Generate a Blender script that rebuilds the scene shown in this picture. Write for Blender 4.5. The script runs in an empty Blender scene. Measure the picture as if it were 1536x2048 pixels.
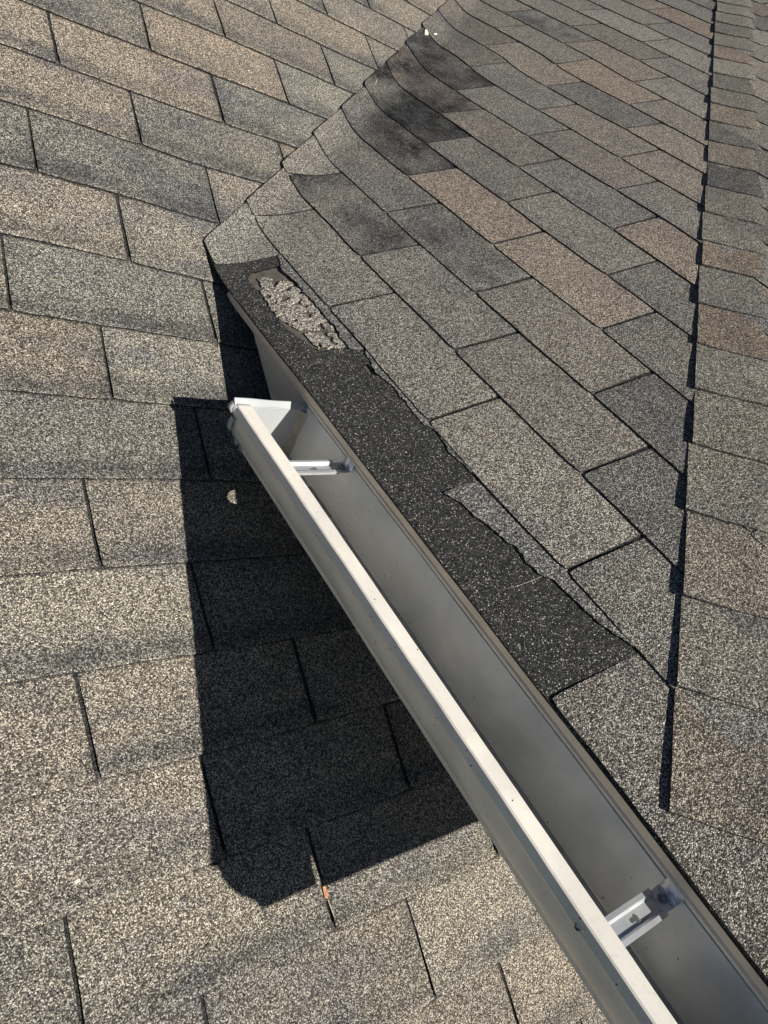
import bpy, bmesh, math, random
from mathutils import Vector, Matrix, noise
from math import sin, cos, tan, radians, pi, sqrt
random.seed(7)
C = bpy.context.scene.collection
sc = bpy.context.scene
# ------------------------------------------------------------------ camera
cam = bpy.data.cameras.new('camera')
cam.sensor_fit = 'VERTICAL'; cam.sensor_height = 24.0; cam.lens = 24.0*1531.35/2048
cam.clip_start = 0.01; cam.clip_end = 500
co = bpy.data.objects.new('camera', cam); C.objects.link(co)
R = ((0.75239297, -0.50276996, 0.4255904), (-0.02294239, -0.66570164, -0.74586526), (0.65831487, 0.55141971, -0.51240397))
CAM = Vector((-0.6593415, -1.16494111, 0.48009554))
m = Matrix(((R[0][0], -R[1][0], -R[2][0]), (R[0][1], -R[1][1], -R[2][1]), (R[0][2], -R[1][2], -R[2][2]))).to_4x4()
m.translation = CAM
co.matrix_world = m
sc.camera = co
# ------------------------------------------------------------------ sky, sun, exposure
SUND = Vector((-0.32, 1.40, -1.0)).normalized()            # the way the light travels
elev = math.asin(-SUND.z)
az = math.atan2(-SUND.x, -SUND.y)                           # sun azimuth measured from +Y towards +X
w = bpy.data.worlds.new("World"); sc.world = w; w.use_nodes = True
nt = w.node_tree; bg = nt.nodes['Background']
sky = nt.nodes.new('ShaderNodeTexSky'); sky.sky_type = 'NISHITA'; sky.sun_disc = False; sky.air_density = 0.45; sky.dust_density = 0.2
sky.sun_elevation = elev; sky.sun_rotation = az
nt.links.new(sky.outputs[0], bg.inputs[0]); bg.inputs[1].default_value = 0.05
sl = bpy.data.lights.new('sun', 'SUN'); sl.energy = 5.0; sl.angle = radians(0.53); sl.color = (1.0, 0.95, 0.86)
so = bpy.data.objects.new('sun', sl); C.objects.link(so)
so.rotation_euler = SUND.to_track_quat('-Z', 'Y').to_euler(); so.location = (1, -5, 4)
sc.view_settings.view_transform = 'Standard'; sc.view_settings.look = 'None'
sc.view_settings.exposure = 0.54; sc.view_settings.gamma = 1.0

# ------------------------------------------------------------------ helpers
def tag(o, label=None, cat=None, group=None, kind=None):
    if label: o['label'] = label
    if cat: o['category'] = cat
    if group: o['group'] = group
    if kind: o['kind'] = kind
    return o
def thing(name, loc, label, cat, group=None):
    o = bpy.data.objects.new(name, None); C.objects.link(o); o.location = loc
    o.empty_display_size = 0.05
    return tag(o, label, cat, group)
def wloc(o):
    v = Vector(o.location)
    while o.parent: o = o.parent; v += Vector(o.location)
    return v
def obj(name, me, mat, parent=None, label=None):
    o = bpy.data.objects.new(name, me); C.objects.link(o)
    if mat and not me.materials: me.materials.append(mat)
    if parent:
        o.parent = parent; o.location = -wloc(parent)      # meshes are written in world coordinates
    if label: o['label'] = label
    return o
class MB:
    "collects vertices, faces, smooth flags and a per-vertex tone"
    def __init__(s): s.v = []; s.f = []; s.sm = []; s.t = []
    def vert(s, p, tone=(1, 0, 0)):
        s.v.append(tuple(p)); s.t.append((tone[0], tone[1], tone[2], 1.0)); return len(s.v)-1
    def face(s, idx, smooth=False): s.f.append(tuple(idx)); s.sm.append(smooth)
    def quad(s, a, b, c, d, tone=(1, 0, 0)): s.face([s.vert(p, tone) for p in (a, b, c, d)])
    def box(s, lo, hi):
        x0, y0, z0 = lo; x1, y1, z1 = hi
        p = [s.vert(q) for q in ((x0,y0,z0),(x1,y0,z0),(x1,y1,z0),(x0,y1,z0),(x0,y0,z1),(x1,y0,z1),(x1,y1,z1),(x0,y1,z1))]
        for f in ((3,2,1,0),(4,5,6,7),(0,1,5,4),(1,2,6,5),(2,3,7,6),(3,0,4,7)): s.face([p[i] for i in f])
    def prism(s, poly, off):
        "extrudes a polygon (3-D points) by the vector off"
        a = [s.vert(p) for p in poly]; b = [s.vert(Vector(p)+Vector(off)) for p in poly]
        s.face(a[::-1]); s.face(b)
        for i in range(len(a)):
            j = (i+1) % len(a); s.face((a[i], a[j], b[j], b[i]))
    def tube(s, pts, rad, n=7):
        pts = [Vector(p) for p in pts]; rings = []
        for i, p in enumerate(pts):
            d = (pts[min(i+1, len(pts)-1)]-pts[max(i-1, 0)]).normalized()
            u = d.orthogonal().normalized(); v = d.cross(u)
            r = rad[i] if isinstance(rad, (list, tuple)) else rad
            rings.append([s.vert(p+r*(cos(2*pi*k/n)*u+sin(2*pi*k/n)*v)) for k in range(n)])
        for a, b in zip(rings, rings[1:]):
            for k in range(n): s.face((a[k], a[(k+1) % n], b[(k+1) % n], b[k]), True)
        s.face(rings[0][::-1]); s.face(rings[-1])
    def mesh(s, name):
        me = bpy.data.meshes.new(name); me.from_pydata(s.v, [], s.f)
        me.polygons.foreach_set('use_smooth', s.sm)
        ca = me.color_attributes.new('tone', 'FLOAT_COLOR', 'POINT')
        ca.data.foreach_set('color', [c for t in s.t for c in t])
        me.update(); return me
    def fixed(s, name):
        me = s.mesh(name); bm = bmesh.new(); bm.from_mesh(me)
        bmesh.ops.recalc_face_normals(bm, faces=bm.faces); bm.to_mesh(me); bm.free(); return me

# ------------------------------------------------------------------ materials
def newmat(name):
    m = bpy.data.materials.new(name); m.use_nodes = True; nt = m.node_tree
    b = nt.nodes['Principled BSDF']
    def N(t, **k):
        n = nt.nodes.new(t)
        for a, v in k.items(): setattr(n, a, v)
        return n
    def L(a, b): nt.links.new(a, b)
    return m, nt, b, N, L
def mathn(N, L, op, a, b=None, c=None, clamp=False):
    n = N('ShaderNodeMath', operation=op, use_clamp=clamp)
    for i, x in enumerate((a, b, c)):
        if x is None: continue
        if isinstance(x, (int, float)): n.inputs[i].default_value = x
        else: L(x, n.inputs[i])
    return n.outputs[0]
def mixc(N, L, f, a, b, bt='MIX'):
    n = N('ShaderNodeMix', data_type='RGBA', blend_type=bt)
    for i, x in ((0, f), (6, a), (7, b)):
        if isinstance(x, (int, float)): n.inputs[i].default_value = x
        elif isinstance(x, tuple): n.inputs[i].default_value = x+(1,) if len(x) == 3 else x
        else: L(x, n.inputs[i])
    return n.outputs[2]
def granules(name, ramp, size=0.0021, blotch=1.0, stretch=(1, 1, 1), bump=1.0, floor=(0.02, 0.02, 0.021)):
    m, nt, b, N, L = newmat(name)
    tc = N('ShaderNodeTexCoord')
    wob = N('ShaderNodeTexNoise'); wob.inputs['Scale'].default_value = 260; wob.inputs['Detail'].default_value = 1
    L(tc.outputs['Object'], wob.inputs['Vector'])
    ad = N('ShaderNodeVectorMath', operation='MULTIPLY_ADD'); ad.inputs[1].default_value = (.0016,)*3
    L(wob.outputs['Color'], ad.inputs[0]); L(tc.outputs['Object'], ad.inputs[2])
    vo = N('ShaderNodeTexVoronoi', feature='F1'); vo.inputs['Scale'].default_value = 1/size
    vo.inputs['Randomness'].default_value = 1
    L(ad.outputs[0], vo.inputs['Vector'])
    sep = N('ShaderNodeSeparateColor'); L(vo.outputs['Color'], sep.inputs[0])
    # clumps: a coarser randomness so that the speckle still reads farther away
    cl = N('ShaderNodeTexNoise'); cl.inputs['Scale'].default_value = 230; cl.inputs['Detail'].default_value = 2
    L(tc.outputs['Object'], cl.inputs['Vector'])
    at = N('ShaderNodeAttribute', attribute_name='tone'); ts = N('ShaderNodeSeparateColor'); L(at.outputs['Color'], ts.inputs[0])
    # blotches of dirt and algae
    mp = N('ShaderNodeMapping'); mp.inputs['Scale'].default_value = stretch; L(tc.outputs['Object'], mp.inputs[0])
    bl = N('ShaderNodeTexNoise'); bl.inputs['Scale'].default_value = 9; bl.inputs['Detail'].default_value = 5; bl.inputs['Roughness'].default_value = .62
    L(mp.outputs[0], bl.inputs['Vector'])
    blr = N('ShaderNodeMapRange'); blr.inputs[1].default_value = .46; blr.inputs[2].default_value = .66
    L(bl.outputs[0], blr.inputs[0])
    gry = mathn(N, L, 'ADD', mathn(N, L, 'MULTIPLY', blr.outputs[0], .62*blotch), mathn(N, L, 'MULTIPLY', ts.outputs[2], 1.3), clamp=True)
    drk = mathn(N, L, 'MULTIPLY', ts.outputs[2], .14)
    clm = mathn(N, L, 'MULTIPLY', mathn(N, L, 'SUBTRACT', cl.outputs[0], .5), .26)
    r = mathn(N, L, 'ADD', sep.outputs[0], clm)
    r = mathn(N, L, 'SUBTRACT', r, drk, clamp=True)
    cr = N('ShaderNodeValToRGB'); L(r, cr.inputs[0])
    e = cr.color_ramp; e.interpolation = 'LINEAR'
    while len(e.elements) > 1: e.elements.remove(e.elements[0])
    for i, (p, col) in enumerate(ramp):
        el = e.elements[0] if i == 0 else e.elements.new(p)
        el.position = p; el.color = col+(1,)
    # per granule hue
    warm = mixc(N, L, sep.outputs[1], (1.04, 1.0, .925), (.97, 1.0, 1.01))
    hs = N('ShaderNodeHueSaturation'); hs.inputs['Saturation'].default_value = .25; hs.inputs['Value'].default_value = .66; L(cr.outputs[0], hs.inputs['Color'])
    cool = mixc(N, L, 1.0, hs.outputs[0], (.97, .985, 1.04), 'MULTIPLY')
    c0 = mixc(N, L, gry, cr.outputs[0], cool)
    c = mixc(N, L, 1.0, c0, warm, 'MULTIPLY')
    c = mixc(N, L, ts.outputs[1], c, (1.10, .945, .87), 'MULTIPLY')
    fn = N('ShaderNodeTexNoise'); fn.inputs['Scale'].default_value = 48; fn.inputs['Detail'].default_value = 4; fn.inputs['Roughness'].default_value = .7; L(mp.outputs[0], fn.inputs['Vector'])
    fr = N('ShaderNodeMapRange'); fr.inputs[1].default_value = .38; fr.inputs[2].default_value = .62; fr.inputs[3].default_value = .45; fr.inputs[4].default_value = 1.2; L(fn.outputs[0], fr.inputs[0])
    tb2 = mathn(N, L, 'MULTIPLY', ts.outputs[2], fr.outputs[0])
    dull = mathn(N, L, 'MULTIPLY', mathn(N, L, 'LESS_THAN', sep.outputs[2], .84), mathn(N, L, 'MULTIPLY', tb2, 1.15), clamp=True)
    dull = mathn(N, L, 'MULTIPLY', ts.outputs[0], mathn(N, L, 'SUBTRACT', 1.0, dull))
    c2 = N('ShaderNodeVectorMath', operation='SCALE'); L(c, c2.inputs[0]); L(dull, c2.inputs['Scale'])
    # asphalt shows between the granules
    gap = N('ShaderNodeMapRange'); gap.inputs[1].default_value = .50; gap.inputs[2].default_value = .78
    L(vo.outputs['Distance'], gap.inputs[0])
    c = mixc(N, L, mathn(N, L, 'MULTIPLY', gap.outputs[0], .75), c2.outputs[0], floor)
    L(c, b.inputs['Base Color'])
    b.inputs['Roughness'].default_value = .78; b.inputs['Specular IOR Level'].default_value = .22
    h = mathn(N, L, 'SUBTRACT', 1.0, vo.outputs['Distance'])
    h = mathn(N, L, 'ADD', h, mathn(N, L, 'MULTIPLY', sep.outputs[2], .55))
    h = mathn(N, L, 'ADD', h, mathn(N, L, 'MULTIPLY', cl.outputs[0], 1.4))
    bp = N('ShaderNodeBump'); bp.inputs['Strength'].default_value = .85*bump; bp.inputs['Distance'].default_value = .0011
    L(h, bp.inputs['Height']); L(bp.outputs[0], b.inputs['Normal'])
    return m
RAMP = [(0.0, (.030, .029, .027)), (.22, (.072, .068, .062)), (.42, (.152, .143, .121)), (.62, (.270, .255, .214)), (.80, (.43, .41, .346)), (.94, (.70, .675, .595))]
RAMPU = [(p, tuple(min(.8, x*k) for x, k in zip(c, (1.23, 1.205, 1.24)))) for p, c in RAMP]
RAMPD = [(0.0, (.008, .008, .009)), (.40, (.022, .022, .024)), (.62, (.050, .049, .049)), (.88, (.10, .098, .095)), (.965, (.30, .29, .27)), (1.0, (.7, .69, .63))]
RAMPG = [(0.0, (.04, .037, .034)), (.25, (.14, .125, .11)), (.5, (.36, .325, .285)), (.8, (.58, .535, .475)), (1.0, (.78, .75, .68))]
M = {}
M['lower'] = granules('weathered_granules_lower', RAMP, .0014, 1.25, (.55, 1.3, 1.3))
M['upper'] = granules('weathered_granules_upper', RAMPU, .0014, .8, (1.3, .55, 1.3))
M['cap'] = granules('weathered_granules_cap', RAMP, .0014, .8)
M['starter'] = granules('black_starter_granules', RAMPD, .0012, .35, bump=.7)
M['torn'] = granules('dull_torn_granules', [(0.0, (.04, .04, .042)), (.3, (.11, .108, .11)), (.6, (.23, .225, .22)), (.85, (.44, .43, .40)), (1.0, (.7, .68, .62))], .0018, .5)
M['clump'] = granules('loose_granules', RAMPG, .0018, .5, bump=1.0)
def plain(name, col, rough=.6, metal=0.0, var=.12, scale=30, bump=0.0, bscale=200, stretch=(1, 1, 1), spec=.5, specks=0.0, blotch=0.0):
    m, nt, b, N, L = newmat(name)
    tc = N('ShaderNodeTexCoord'); mp = N('ShaderNodeMapping'); mp.inputs['Scale'].default_value = stretch; L(tc.outputs['Object'], mp.inputs[0])
    n = N('ShaderNodeTexNoise'); n.inputs['Scale'].default_value = scale; n.inputs['Detail'].default_value = 5; L(mp.outputs[0], n.inputs['Vector'])
    f = N('ShaderNodeMapRange'); f.inputs[1].default_value = .3; f.inputs[2].default_value = .7; L(n.outputs[0], f.inputs[0])
    c = mixc(N, L, f.outputs[0], tuple(x*(1-var) for x in col), tuple(min(1, x*(1+var)) for x in col))
    if blotch:
        n3 = N('ShaderNodeTexNoise'); n3.inputs['Scale'].default_value = 5.5; n3.inputs['Detail'].default_value = 3; n3.inputs['Distortion'].default_value = .6; L(mp.outputs[0], n3.inputs['Vector'])
        f3 = N('ShaderNodeMapRange'); f3.inputs[1].default_value = .40; f3.inputs[2].default_value = .62; L(n3.outputs[0], f3.inputs[0])
        c = mixc(N, L, f3.outputs[0], c, mixc(N, L, 1.0, c, (1-blotch, 1-blotch*.93, 1-blotch*.82), 'MULTIPLY'))
        n4 = N('ShaderNodeTexNoise'); n4.inputs['Scale'].default_value = 170; n4.inputs['Detail'].default_value = 3; L(tc.outputs['Object'], n4.inputs['Vector'])
        f4 = N('ShaderNodeMapRange'); f4.inputs[1].default_value = .56; f4.inputs[2].default_value = .72; f4.inputs[4].default_value = .16; L(n4.outputs[0], f4.inputs[0])
        c = mixc(N, L, f4.outputs[0], c, (.30, .27, .22))
    if specks:
        v = N('ShaderNodeTexVoronoi'); v.inputs['Scale'].default_value = 90; L(tc.outputs['Object'], v.inputs['Vector'])
        sp = N('ShaderNodeSeparateColor'); L(v.outputs['Color'], sp.inputs[0])
        a = mathn(N, L, 'MULTIPLY', mathn(N, L, 'LESS_THAN', v.outputs['Distance'], .085), mathn(N, L, 'GREATER_THAN', sp.outputs[0], 1-specks))
        c = mixc(N, L, a, c, (.06, .052, .045))
    L(c, b.inputs['Base Color'])
    b.inputs['Metallic'].default_value = metal; b.inputs['Specular IOR Level'].default_value = spec
    rr = N('ShaderNodeMapRange'); rr.inputs[3].default_value = rough*.85; rr.inputs[4].default_value = min(1, rough*1.15); L(n.outputs[0], rr.inputs[0]); L(rr.outputs[0], b.inputs['Roughness'])
    if bump:
        n2 = N('ShaderNodeTexNoise'); n2.inputs['Scale'].default_value = bscale; n2.inputs['Detail'].default_value = 4; L(mp.outputs[0], n2.inputs['Vector'])
        bp = N('ShaderNodeBump'); bp.inputs['Strength'].default_value = bump; bp.inputs['Distance'].default_value = .001; L(n2.outputs[0], bp.inputs['Height']); L(bp.outputs[0], b.inputs['Normal'])
    return m
M['gutter'] = plain('aged_cream_aluminium', (.80, .755, .675), .25, 0, .06, 11, .30, 34, specks=.22, blotch=.20)
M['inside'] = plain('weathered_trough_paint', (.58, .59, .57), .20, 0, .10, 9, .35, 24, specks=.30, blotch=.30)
M['trough_floor'] = plain('darker_trough_floor', (.44, .44, .42), .42, 0, .22, 40, .3, 120, specks=.2)  # floor of the trough, a darker grey than its back wall
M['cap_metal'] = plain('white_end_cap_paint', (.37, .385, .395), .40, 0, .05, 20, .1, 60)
M['hanger'] = plain('bare_aluminium', (.66, .68, .70), .36, .6, .08, 40, .12, 300)
M['screw'] = plain('dull_steel', (.30, .32, .33), .4, .9, .2, 200)
M['drip'] = plain('tan_drip_edge_paint', (.70, .60, .48), .5, 0, .10, 18, .1, 60, specks=.05)
M['fascia'] = plain('painted_fascia_wood', (.52, .475, .41), .65, 0, .18, 16, .5, 60, (1, .18, 3.2), specks=.06)
M['felt'] = plain('exposed_brown_felt', (.105, .092, .078), .8, 0, .35, 70, .6, 300)
M['sealant'] = plain('old_gutter_sealant', (.32, .305, .26), .55, 0, .25, 80, .4, 150)
M['wall'] = plain('wall_paint', (.35, .33, .30), .8)
M['ground'] = plain('lawn', (.07, .09, .04), .9, 0, .4, 3)
M['leaf'] = plain('dry_orange_leaf', (.42, .19, .09), .7, 0, .3, 300)
M['straw'] = plain('pale_straw', (.62, .56, .42), .7, 0, .2, 300)
M['stone'] = plain('pale_pebble', (.62, .58, .45), .8, 0, .2, 300, .5, 400)
M['plastic'] = plain('white_plastic', (.75, .75, .73), .5, 0, .1, 300)
M['stem'] = plain('dark_dry_stem', (.05, .045, .04), .7, 0, .3, 300)
M['deck'] = plain('dark_roof_deck', (.05, .045, .04), .9)
AO= [(1, -0.2181, 0.4721, 0.0085, -0.0061), (0, -0.2181, 0.3458, 0.0104, 0.0098), (1, 0.0867, 0.4721, 0.0196, -0.0009), (0, 0.0867, 0.3458, 0.0122, 0.006), (1, -0.0362, 0.5983, 0.0176, -0.0065), (0, -0.0362, 0.4721, 0.0108, 0.0023), (1, -0.0951, 0.3458, 0.0067, -0.0032), (0, -0.0951, 0.2196, 0.0048, 0.0016), (1, 0.2097, 0.3458, 0.0175, -0.0003), (0, 0.2097, 0.2196, 0.0205, 0.0461), (1, -0.277, 0.2196, 0.001, 0.0045), (0, -0.277, 0.0934, -0.0027, 0.0168), (1, 0.0278, 0.2196, 0.0032, -0.0057), (0, 0.0278, 0.0934, 0.0022, 0.012), (1, -0.154, 0.0934, -0.001, 0.0014), (0, -0.154, -0.0329, -0.005, 0.0056), (1, -0.3359, -0.0329, -0.0074, -0.0004), (0, -0.3359, -0.1591, -0.0152, 0.0108), (1, -0.0311, -0.0329, -0.0057, -0.018), (0, -0.0311, -0.1591, -0.0037, -0.0181), (1, -0.2129, -0.1591, -0.0138, -0.0104), (0, -0.2129, -0.2853, -0.0216, 0.0021), (1, -0.0899, -0.2853, -0.0135, -0.0124), (0, -0.0899, -0.4116, -0.0162, 0.0207), (1, -0.2718, -0.4116, -0.0193, -0.0049), (0, -0.2718, -0.5378, -0.0227, 0.0018), (1, -0.1488, -0.5378, -0.0136, -0.0056), (0, -0.1488, -0.664, -0.0151, 0.004), (1, -0.3307, -0.664, -0.0098, -0.0048), (0, -0.3307, -0.7903, -0.0098, 0.0026), (1, -0.0259, -0.664, 0.0009, -0.0066), (0, -0.0259, -0.7903, -0.0091, 0.0029), (1, -0.2077, -0.7903, 0.0051, -0.0075), (0, -0.2077, -0.9165, 0.0084, -0.0), (1, 0.0971, -0.7903, 0.0096, 0.0003), (0, 0.0971, -0.9165, 0.0087, 0.0257), (1, -0.3896, -0.9165, -0.0011, -0.0063), (0, -0.3896, -1.0427, -0.0018, 0.0174), (1, -0.0848, -0.9165, 0.0034, -0.004), (0, -0.0848, -1.0427, 0.0108, 0.0023), (1, -0.2666, -1.0427, 0.005, -0.0066), (1, 0.0382, -1.0427, 0.0099, -0.0101), (0, 0.0382, -1.169, 0.0112, -0.0117), (1, 0.1611, -1.169, 0.0251, -0.0151)]
BO= [(1, -0.9406, 0.1253, 0.0001, -0.0043), (0, -0.9406, 0.0, 0.0012, 0.005), (1, -0.6358, 0.1253, -0.0041, -0.0141), (1, -0.0262, 0.1253, -0.0034, -0.0092), (1, -0.8176, 0.2505, 0.0006, -0.0037), (0, -0.8176, 0.1253, 0.0009, -0.0092), (1, -0.5128, 0.2505, -0.0029, -0.0116), (0, -0.5128, 0.1253, -0.0035, 0.0044), (1, -0.208, 0.2505, -0.0023, -0.0084), (0, -0.208, 0.1253, -0.0007, 0.0102), (1, 0.0968, 0.2505, 0.0057, -0.0036), (1, -0.3898, 0.3758, -0.0106, -0.0104), (0, -0.3898, 0.2505, -0.0033, 0.0025), (1, -0.6946, 0.3758, -0.0039, -0.0035), (0, -0.6946, 0.2505, -0.0035, -0.0065), (1, -0.085, 0.3758, -0.0154, -0.0133), (0, -0.085, 0.2505, -0.004, -0.0038), (1, -0.5716, 0.501, 0.0009, -0.0044), (0, -0.5716, 0.3758, -0.0002, -0.0021), (1, -0.2668, 0.501, -0.0062, -0.0133), (0, -0.2668, 0.3758, -0.004, 0.0), (1, 0.038, 0.501, -0.0114, -0.0126), (0, 0.038, 0.3758, -0.0054, 0.0058), (1, -0.4486, 0.6263, 0.0031, -0.0002), (0, -0.4486, 0.501, 0.0005, 0.0237), (1, -0.1438, 0.6263, -0.0041, -0.0123), (0, -0.1438, 0.501, -0.0033, 0.0185), (1, 0.161, 0.6263, -0.0106, -0.0146), (0, 0.161, 0.501, -0.0068, 0.0228), (1, -0.3256, 0.7516, 0.0078, -0.001), (0, -0.3256, 0.6263, 0.0024, 0.0102), (1, -0.0208, 0.7516, -0.0051, -0.0117), (0, -0.0208, 0.6263, 0.0023, 0.0019), (1, 0.284, 0.7516, -0.0161, -0.0191), (0, 0.284, 0.6263, -0.0099, 0.0278), (1, -0.2026, 0.8768, 0.0123, 0.0011), (0, -0.2026, 0.7516, 0.0061, 0.0196), (1, 0.1022, 0.8768, -0.0028, -0.0157), (0, 0.1022, 0.7516, 0.0022, 0.0132), (1, 0.407, 0.8768, -0.0168, -0.0268), (0, 0.407, 0.7516, 0.0013, 0.0019), (1, -0.0796, 1.0021, 0.0132, -0.0043), (0, -0.0796, 0.8768, 0.0153, 0.0143), (1, 0.2252, 1.0021, -0.0066, -0.0143), (0, 0.2252, 0.8768, 0.0052, 0.0292), (1, 0.0434, 1.1273, 0.0094, -0.0109), (0, 0.0434, 1.0021, 0.0089, 0.0041), (1, 0.3482, 1.1273, -0.0096, -0.0266), (0, 0.3482, 1.0021, -0.0039, 0.0063), (1, 0.1664, 1.2526, 0.0022, -0.0154), (0, 0.1664, 1.1273, 0.0078, 0.0246)]
T1= [(-0.6331, 0.0523), (-0.6706, 0.0685), (-0.6976, 0.0709), (-0.7297, 0.0796), (-0.7622, 0.0871), (-0.7874, 0.0855), (-0.81, 0.0884), (-0.826, 0.0985), (-0.8513, 0.1004), (-0.8787, 0.1046), (-0.9125, 0.1096), (-0.938, 0.1203)]
T2= [(-0.3336, 0.1143), (-0.3905, 0.102), (-0.414, 0.1073), (-0.4331, 0.1098), (-0.482, 0.1056), (-0.5188, 0.1054), (-0.5453, 0.115), (-0.5813, 0.1063), (-0.6361, 0.1139)]
T3= [(-0.0302, 0.109), (-0.0749, 0.0966), (-0.0976, 0.1009), (-0.1398, 0.1009), (-0.1767, 0.103), (-0.2247, 0.1013), (-0.2543, 0.1029), (-0.2921, 0.0953), (-0.3226, 0.0965), (-0.334, 0.1122)]
HOLE= [(-0.0707, 0.0288), (-0.0584, 0.0467), (-0.0592, 0.0681), (-0.0584, 0.0942), (-0.0751, 0.1011), (-0.1009, 0.098), (-0.1413, 0.1002), (-0.1919, 0.1002), (-0.233, 0.0969), (-0.2578, 0.0997), (-0.2936, 0.0964), (-0.3238, 0.0955), (-0.3099, 0.0773), (-0.3106, 0.055), (-0.2914, 0.043), (-0.26, 0.0351), (-0.2278, 0.0269), (-0.1831, 0.0257), (-0.1378, 0.0273), (-0.104, 0.0301)]
CLUMP= [(-0.0792, 0.0483), (-0.0769, 0.0583), (-0.0911, 0.068), (-0.1081, 0.0692), (-0.0997, 0.0876), (-0.1119, 0.0927), (-0.1466, 0.0976), (-0.1969, 0.0976), (-0.2354, 0.0956), (-0.2595, 0.0971), (-0.2952, 0.0938), (-0.3175, 0.0938), (-0.303, 0.0742), (-0.3056, 0.0559), (-0.2917, 0.0496), (-0.2486, 0.0474), (-0.2244, 0.0387), (-0.1961, 0.0282), (-0.1578, 0.0304), (-0.122, 0.0344)]
HOLE2= [(-0.3636, 0.0888), (-0.3626, 0.0979), (-0.3913, 0.1036), (-0.3991, 0.0982), (-0.3857, 0.0916)]
SCR= [(-0.8036, 0.0294), (-0.8071, 0.0468), (-0.8091, 0.0688), (-0.8099, 0.0888)]
# ------------------------------------------------------------------ roof geometry (metres)
TA, TB = 0.44189717, 0.43248280            # the two pitches
W = 0.3048                                 # one tab
EA, EB = 0.12623433, 0.12526079            # exposures
AX, AS, DA = -0.21806693, 0.47207219, 0.40338982
BY, DB = -1.06362253, 0.40355888
def regress(tab, u, s, col, sig=.085, only=None):
    num = 0.0; den = 0.004
    for r in tab:
        if only is not None and r[0] != only: continue
        k = math.exp(-((r[1]-u)**2+(r[2]-s)**2)/(2*sig*sig)); num += k*r[col]; den += k
    return num/den
def wob(u, s, seed, f=1.0):
    return noise.noise(Vector((u*f+seed*7.3, s*f-seed*3.1, seed*1.7)))
nA = Vector((0, -sin(TA), cos(TA))); nB = Vector((-sin(TB), 0, cos(TB)))
def PA(u, s, h):
    h += .0022*wob(u, s, 1, 3.2)+.0012*wob(u, s, 2, 9)
    return Vector((u, s*cos(TA), s*sin(TA)))+nA*h
VD = Vector((1, tan(TB)/tan(TA), tan(TB))).normalized()          # down the valley, pointing up the roof
PHI = nA.angle(nB); TT = .065; RR = TT/tan(PHI/2); LL = RR*PHI
TBd = nB.cross(VD).normalized()
if TBd.y < 0: TBd = -TBd                                         # in plane B, across the valley towards A
def PB(u, s, h, lift=0.0):
    "B plane, u along the eave (world y), s up the slope; bends smoothly over the valley onto A"
    h += .0018*wob(u, s, 3, 3.2)+.0010*wob(u, s, 4, 9)
    p = Vector((s*cos(TB), u, s*sin(TB)))
    a = p.dot(VD); d = (p-VD*a).dot(TBd)
    x_ = max(0, min(1, (d+.055)/.06)); lift += .0030*x_*x_*(3-2*x_)
    if d < -TT: return p+nB*(h+lift)
    t = d+TT; ang = min(t, LL)/RR
    c = VD*a-TBd*TT
    q = c+TBd*(RR*sin(ang))+nB*(RR*(1-cos(ang)))
    td = TBd*cos(ang)+nB*sin(ang); nn = nB*cos(ang)-TBd*sin(ang)
    if t > LL: q += td*(t-LL)
    return q+nn*(h+lift)
def uvalley(s, d):
    "u at which a course at height s reaches distance d past the valley (unfolded)"
    p = Vector((s*cos(TB), 0, s*sin(TB))); a0 = p.dot(VD); ya = VD.y
    # d(u) is linear in u
    f = lambda u: (Vector((p.x, u, p.z))-VD*Vector((p.x, u, p.z)).dot(VD)).dot(TBd)
    f0, f1 = f(0), f(1)
    return (d-f0)/(f1-f0)
THK = .0047
def tab(mb, P, ub0, ub1, ut0, ut1, sb, st, tone, nx=12, ny=5, thk=THK, topthk=.0018, curl=0.0, seed=0.0, jag=.0009, low=-.0012, tonef=None, skd=.30, ts=None):
    """one shingle tab: bottom edge from ub0 to ub1 at sb(u), upper edge ut0..ut1 at st(u), with a real thickness"""
    g = []
    ts = ts or [(j/ny)**1.5 for j in range(ny+1)]; ny = len(ts)-1
    for j in range(ny+1):
        t = ts[j]; row = []
        for i in range(nx+1):
            k = i/nx
            u = (ub0+(ub1-ub0)*k)*(1-t)+(ut0+(ut1-ut0)*k)*t
            s0 = sb(u); s1 = st(u)
            s = s0+(s1-s0)*t
            if j == 0: s += jag*(wob(u, seed, 5, 55)+.8*wob(u, seed, 6, 16))
            if i in (0, nx): u += jag*.9*wob(s, seed, 7, 60)
            # rounded corners at the slots
            if j == 0 and i in (0, nx): s += .0022
            if j == 0 and i in (0, nx): u += .0012*(1 if i == 0 else -1)
            h = thk*(1-t)+topthk*t
            h += curl*(1-t)**2
            if j == 0: h -= .0007
            if i in (0, nx): h -= .0005
            row.append((u, s, h))
        g.append(row)
    def T(u, s):
        return tonef(u, s, tone) if tonef else tone
    V = [[mb.vert(P(*c), T(c[0], c[1])) for c in r] for r in g]
    for j in range(ny):
        for i in range(nx): mb.face((V[j][i], V[j][i+1], V[j+1][i+1], V[j+1][i]), True)
    # skirts with vertices of their own
    def skirt(line):
        a = [mb.vert(P(*c), (skd, 0, .5)) for c in line]; b = [mb.vert(P(c[0], c[1], low+max(0, c[2]-.0105)), (skd, 0, .5)) for c in line]
        for i in range(len(a)-1): mb.face((a[i], b[i], b[i+1], a[i+1]))
    skirt(g[0]); skirt([r[0] for r in g][::-1]); skirt([r[-1] for r in g])
def rtone(seed, brown=.25, dark=.15):
    r = random.Random(seed)
    b = max(0, r.gauss(brown, .18)); d = max(0, r.gauss(dark, .09))
    return (r.uniform(.95, 1.04), min(1, b), min(.5, d))

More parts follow.
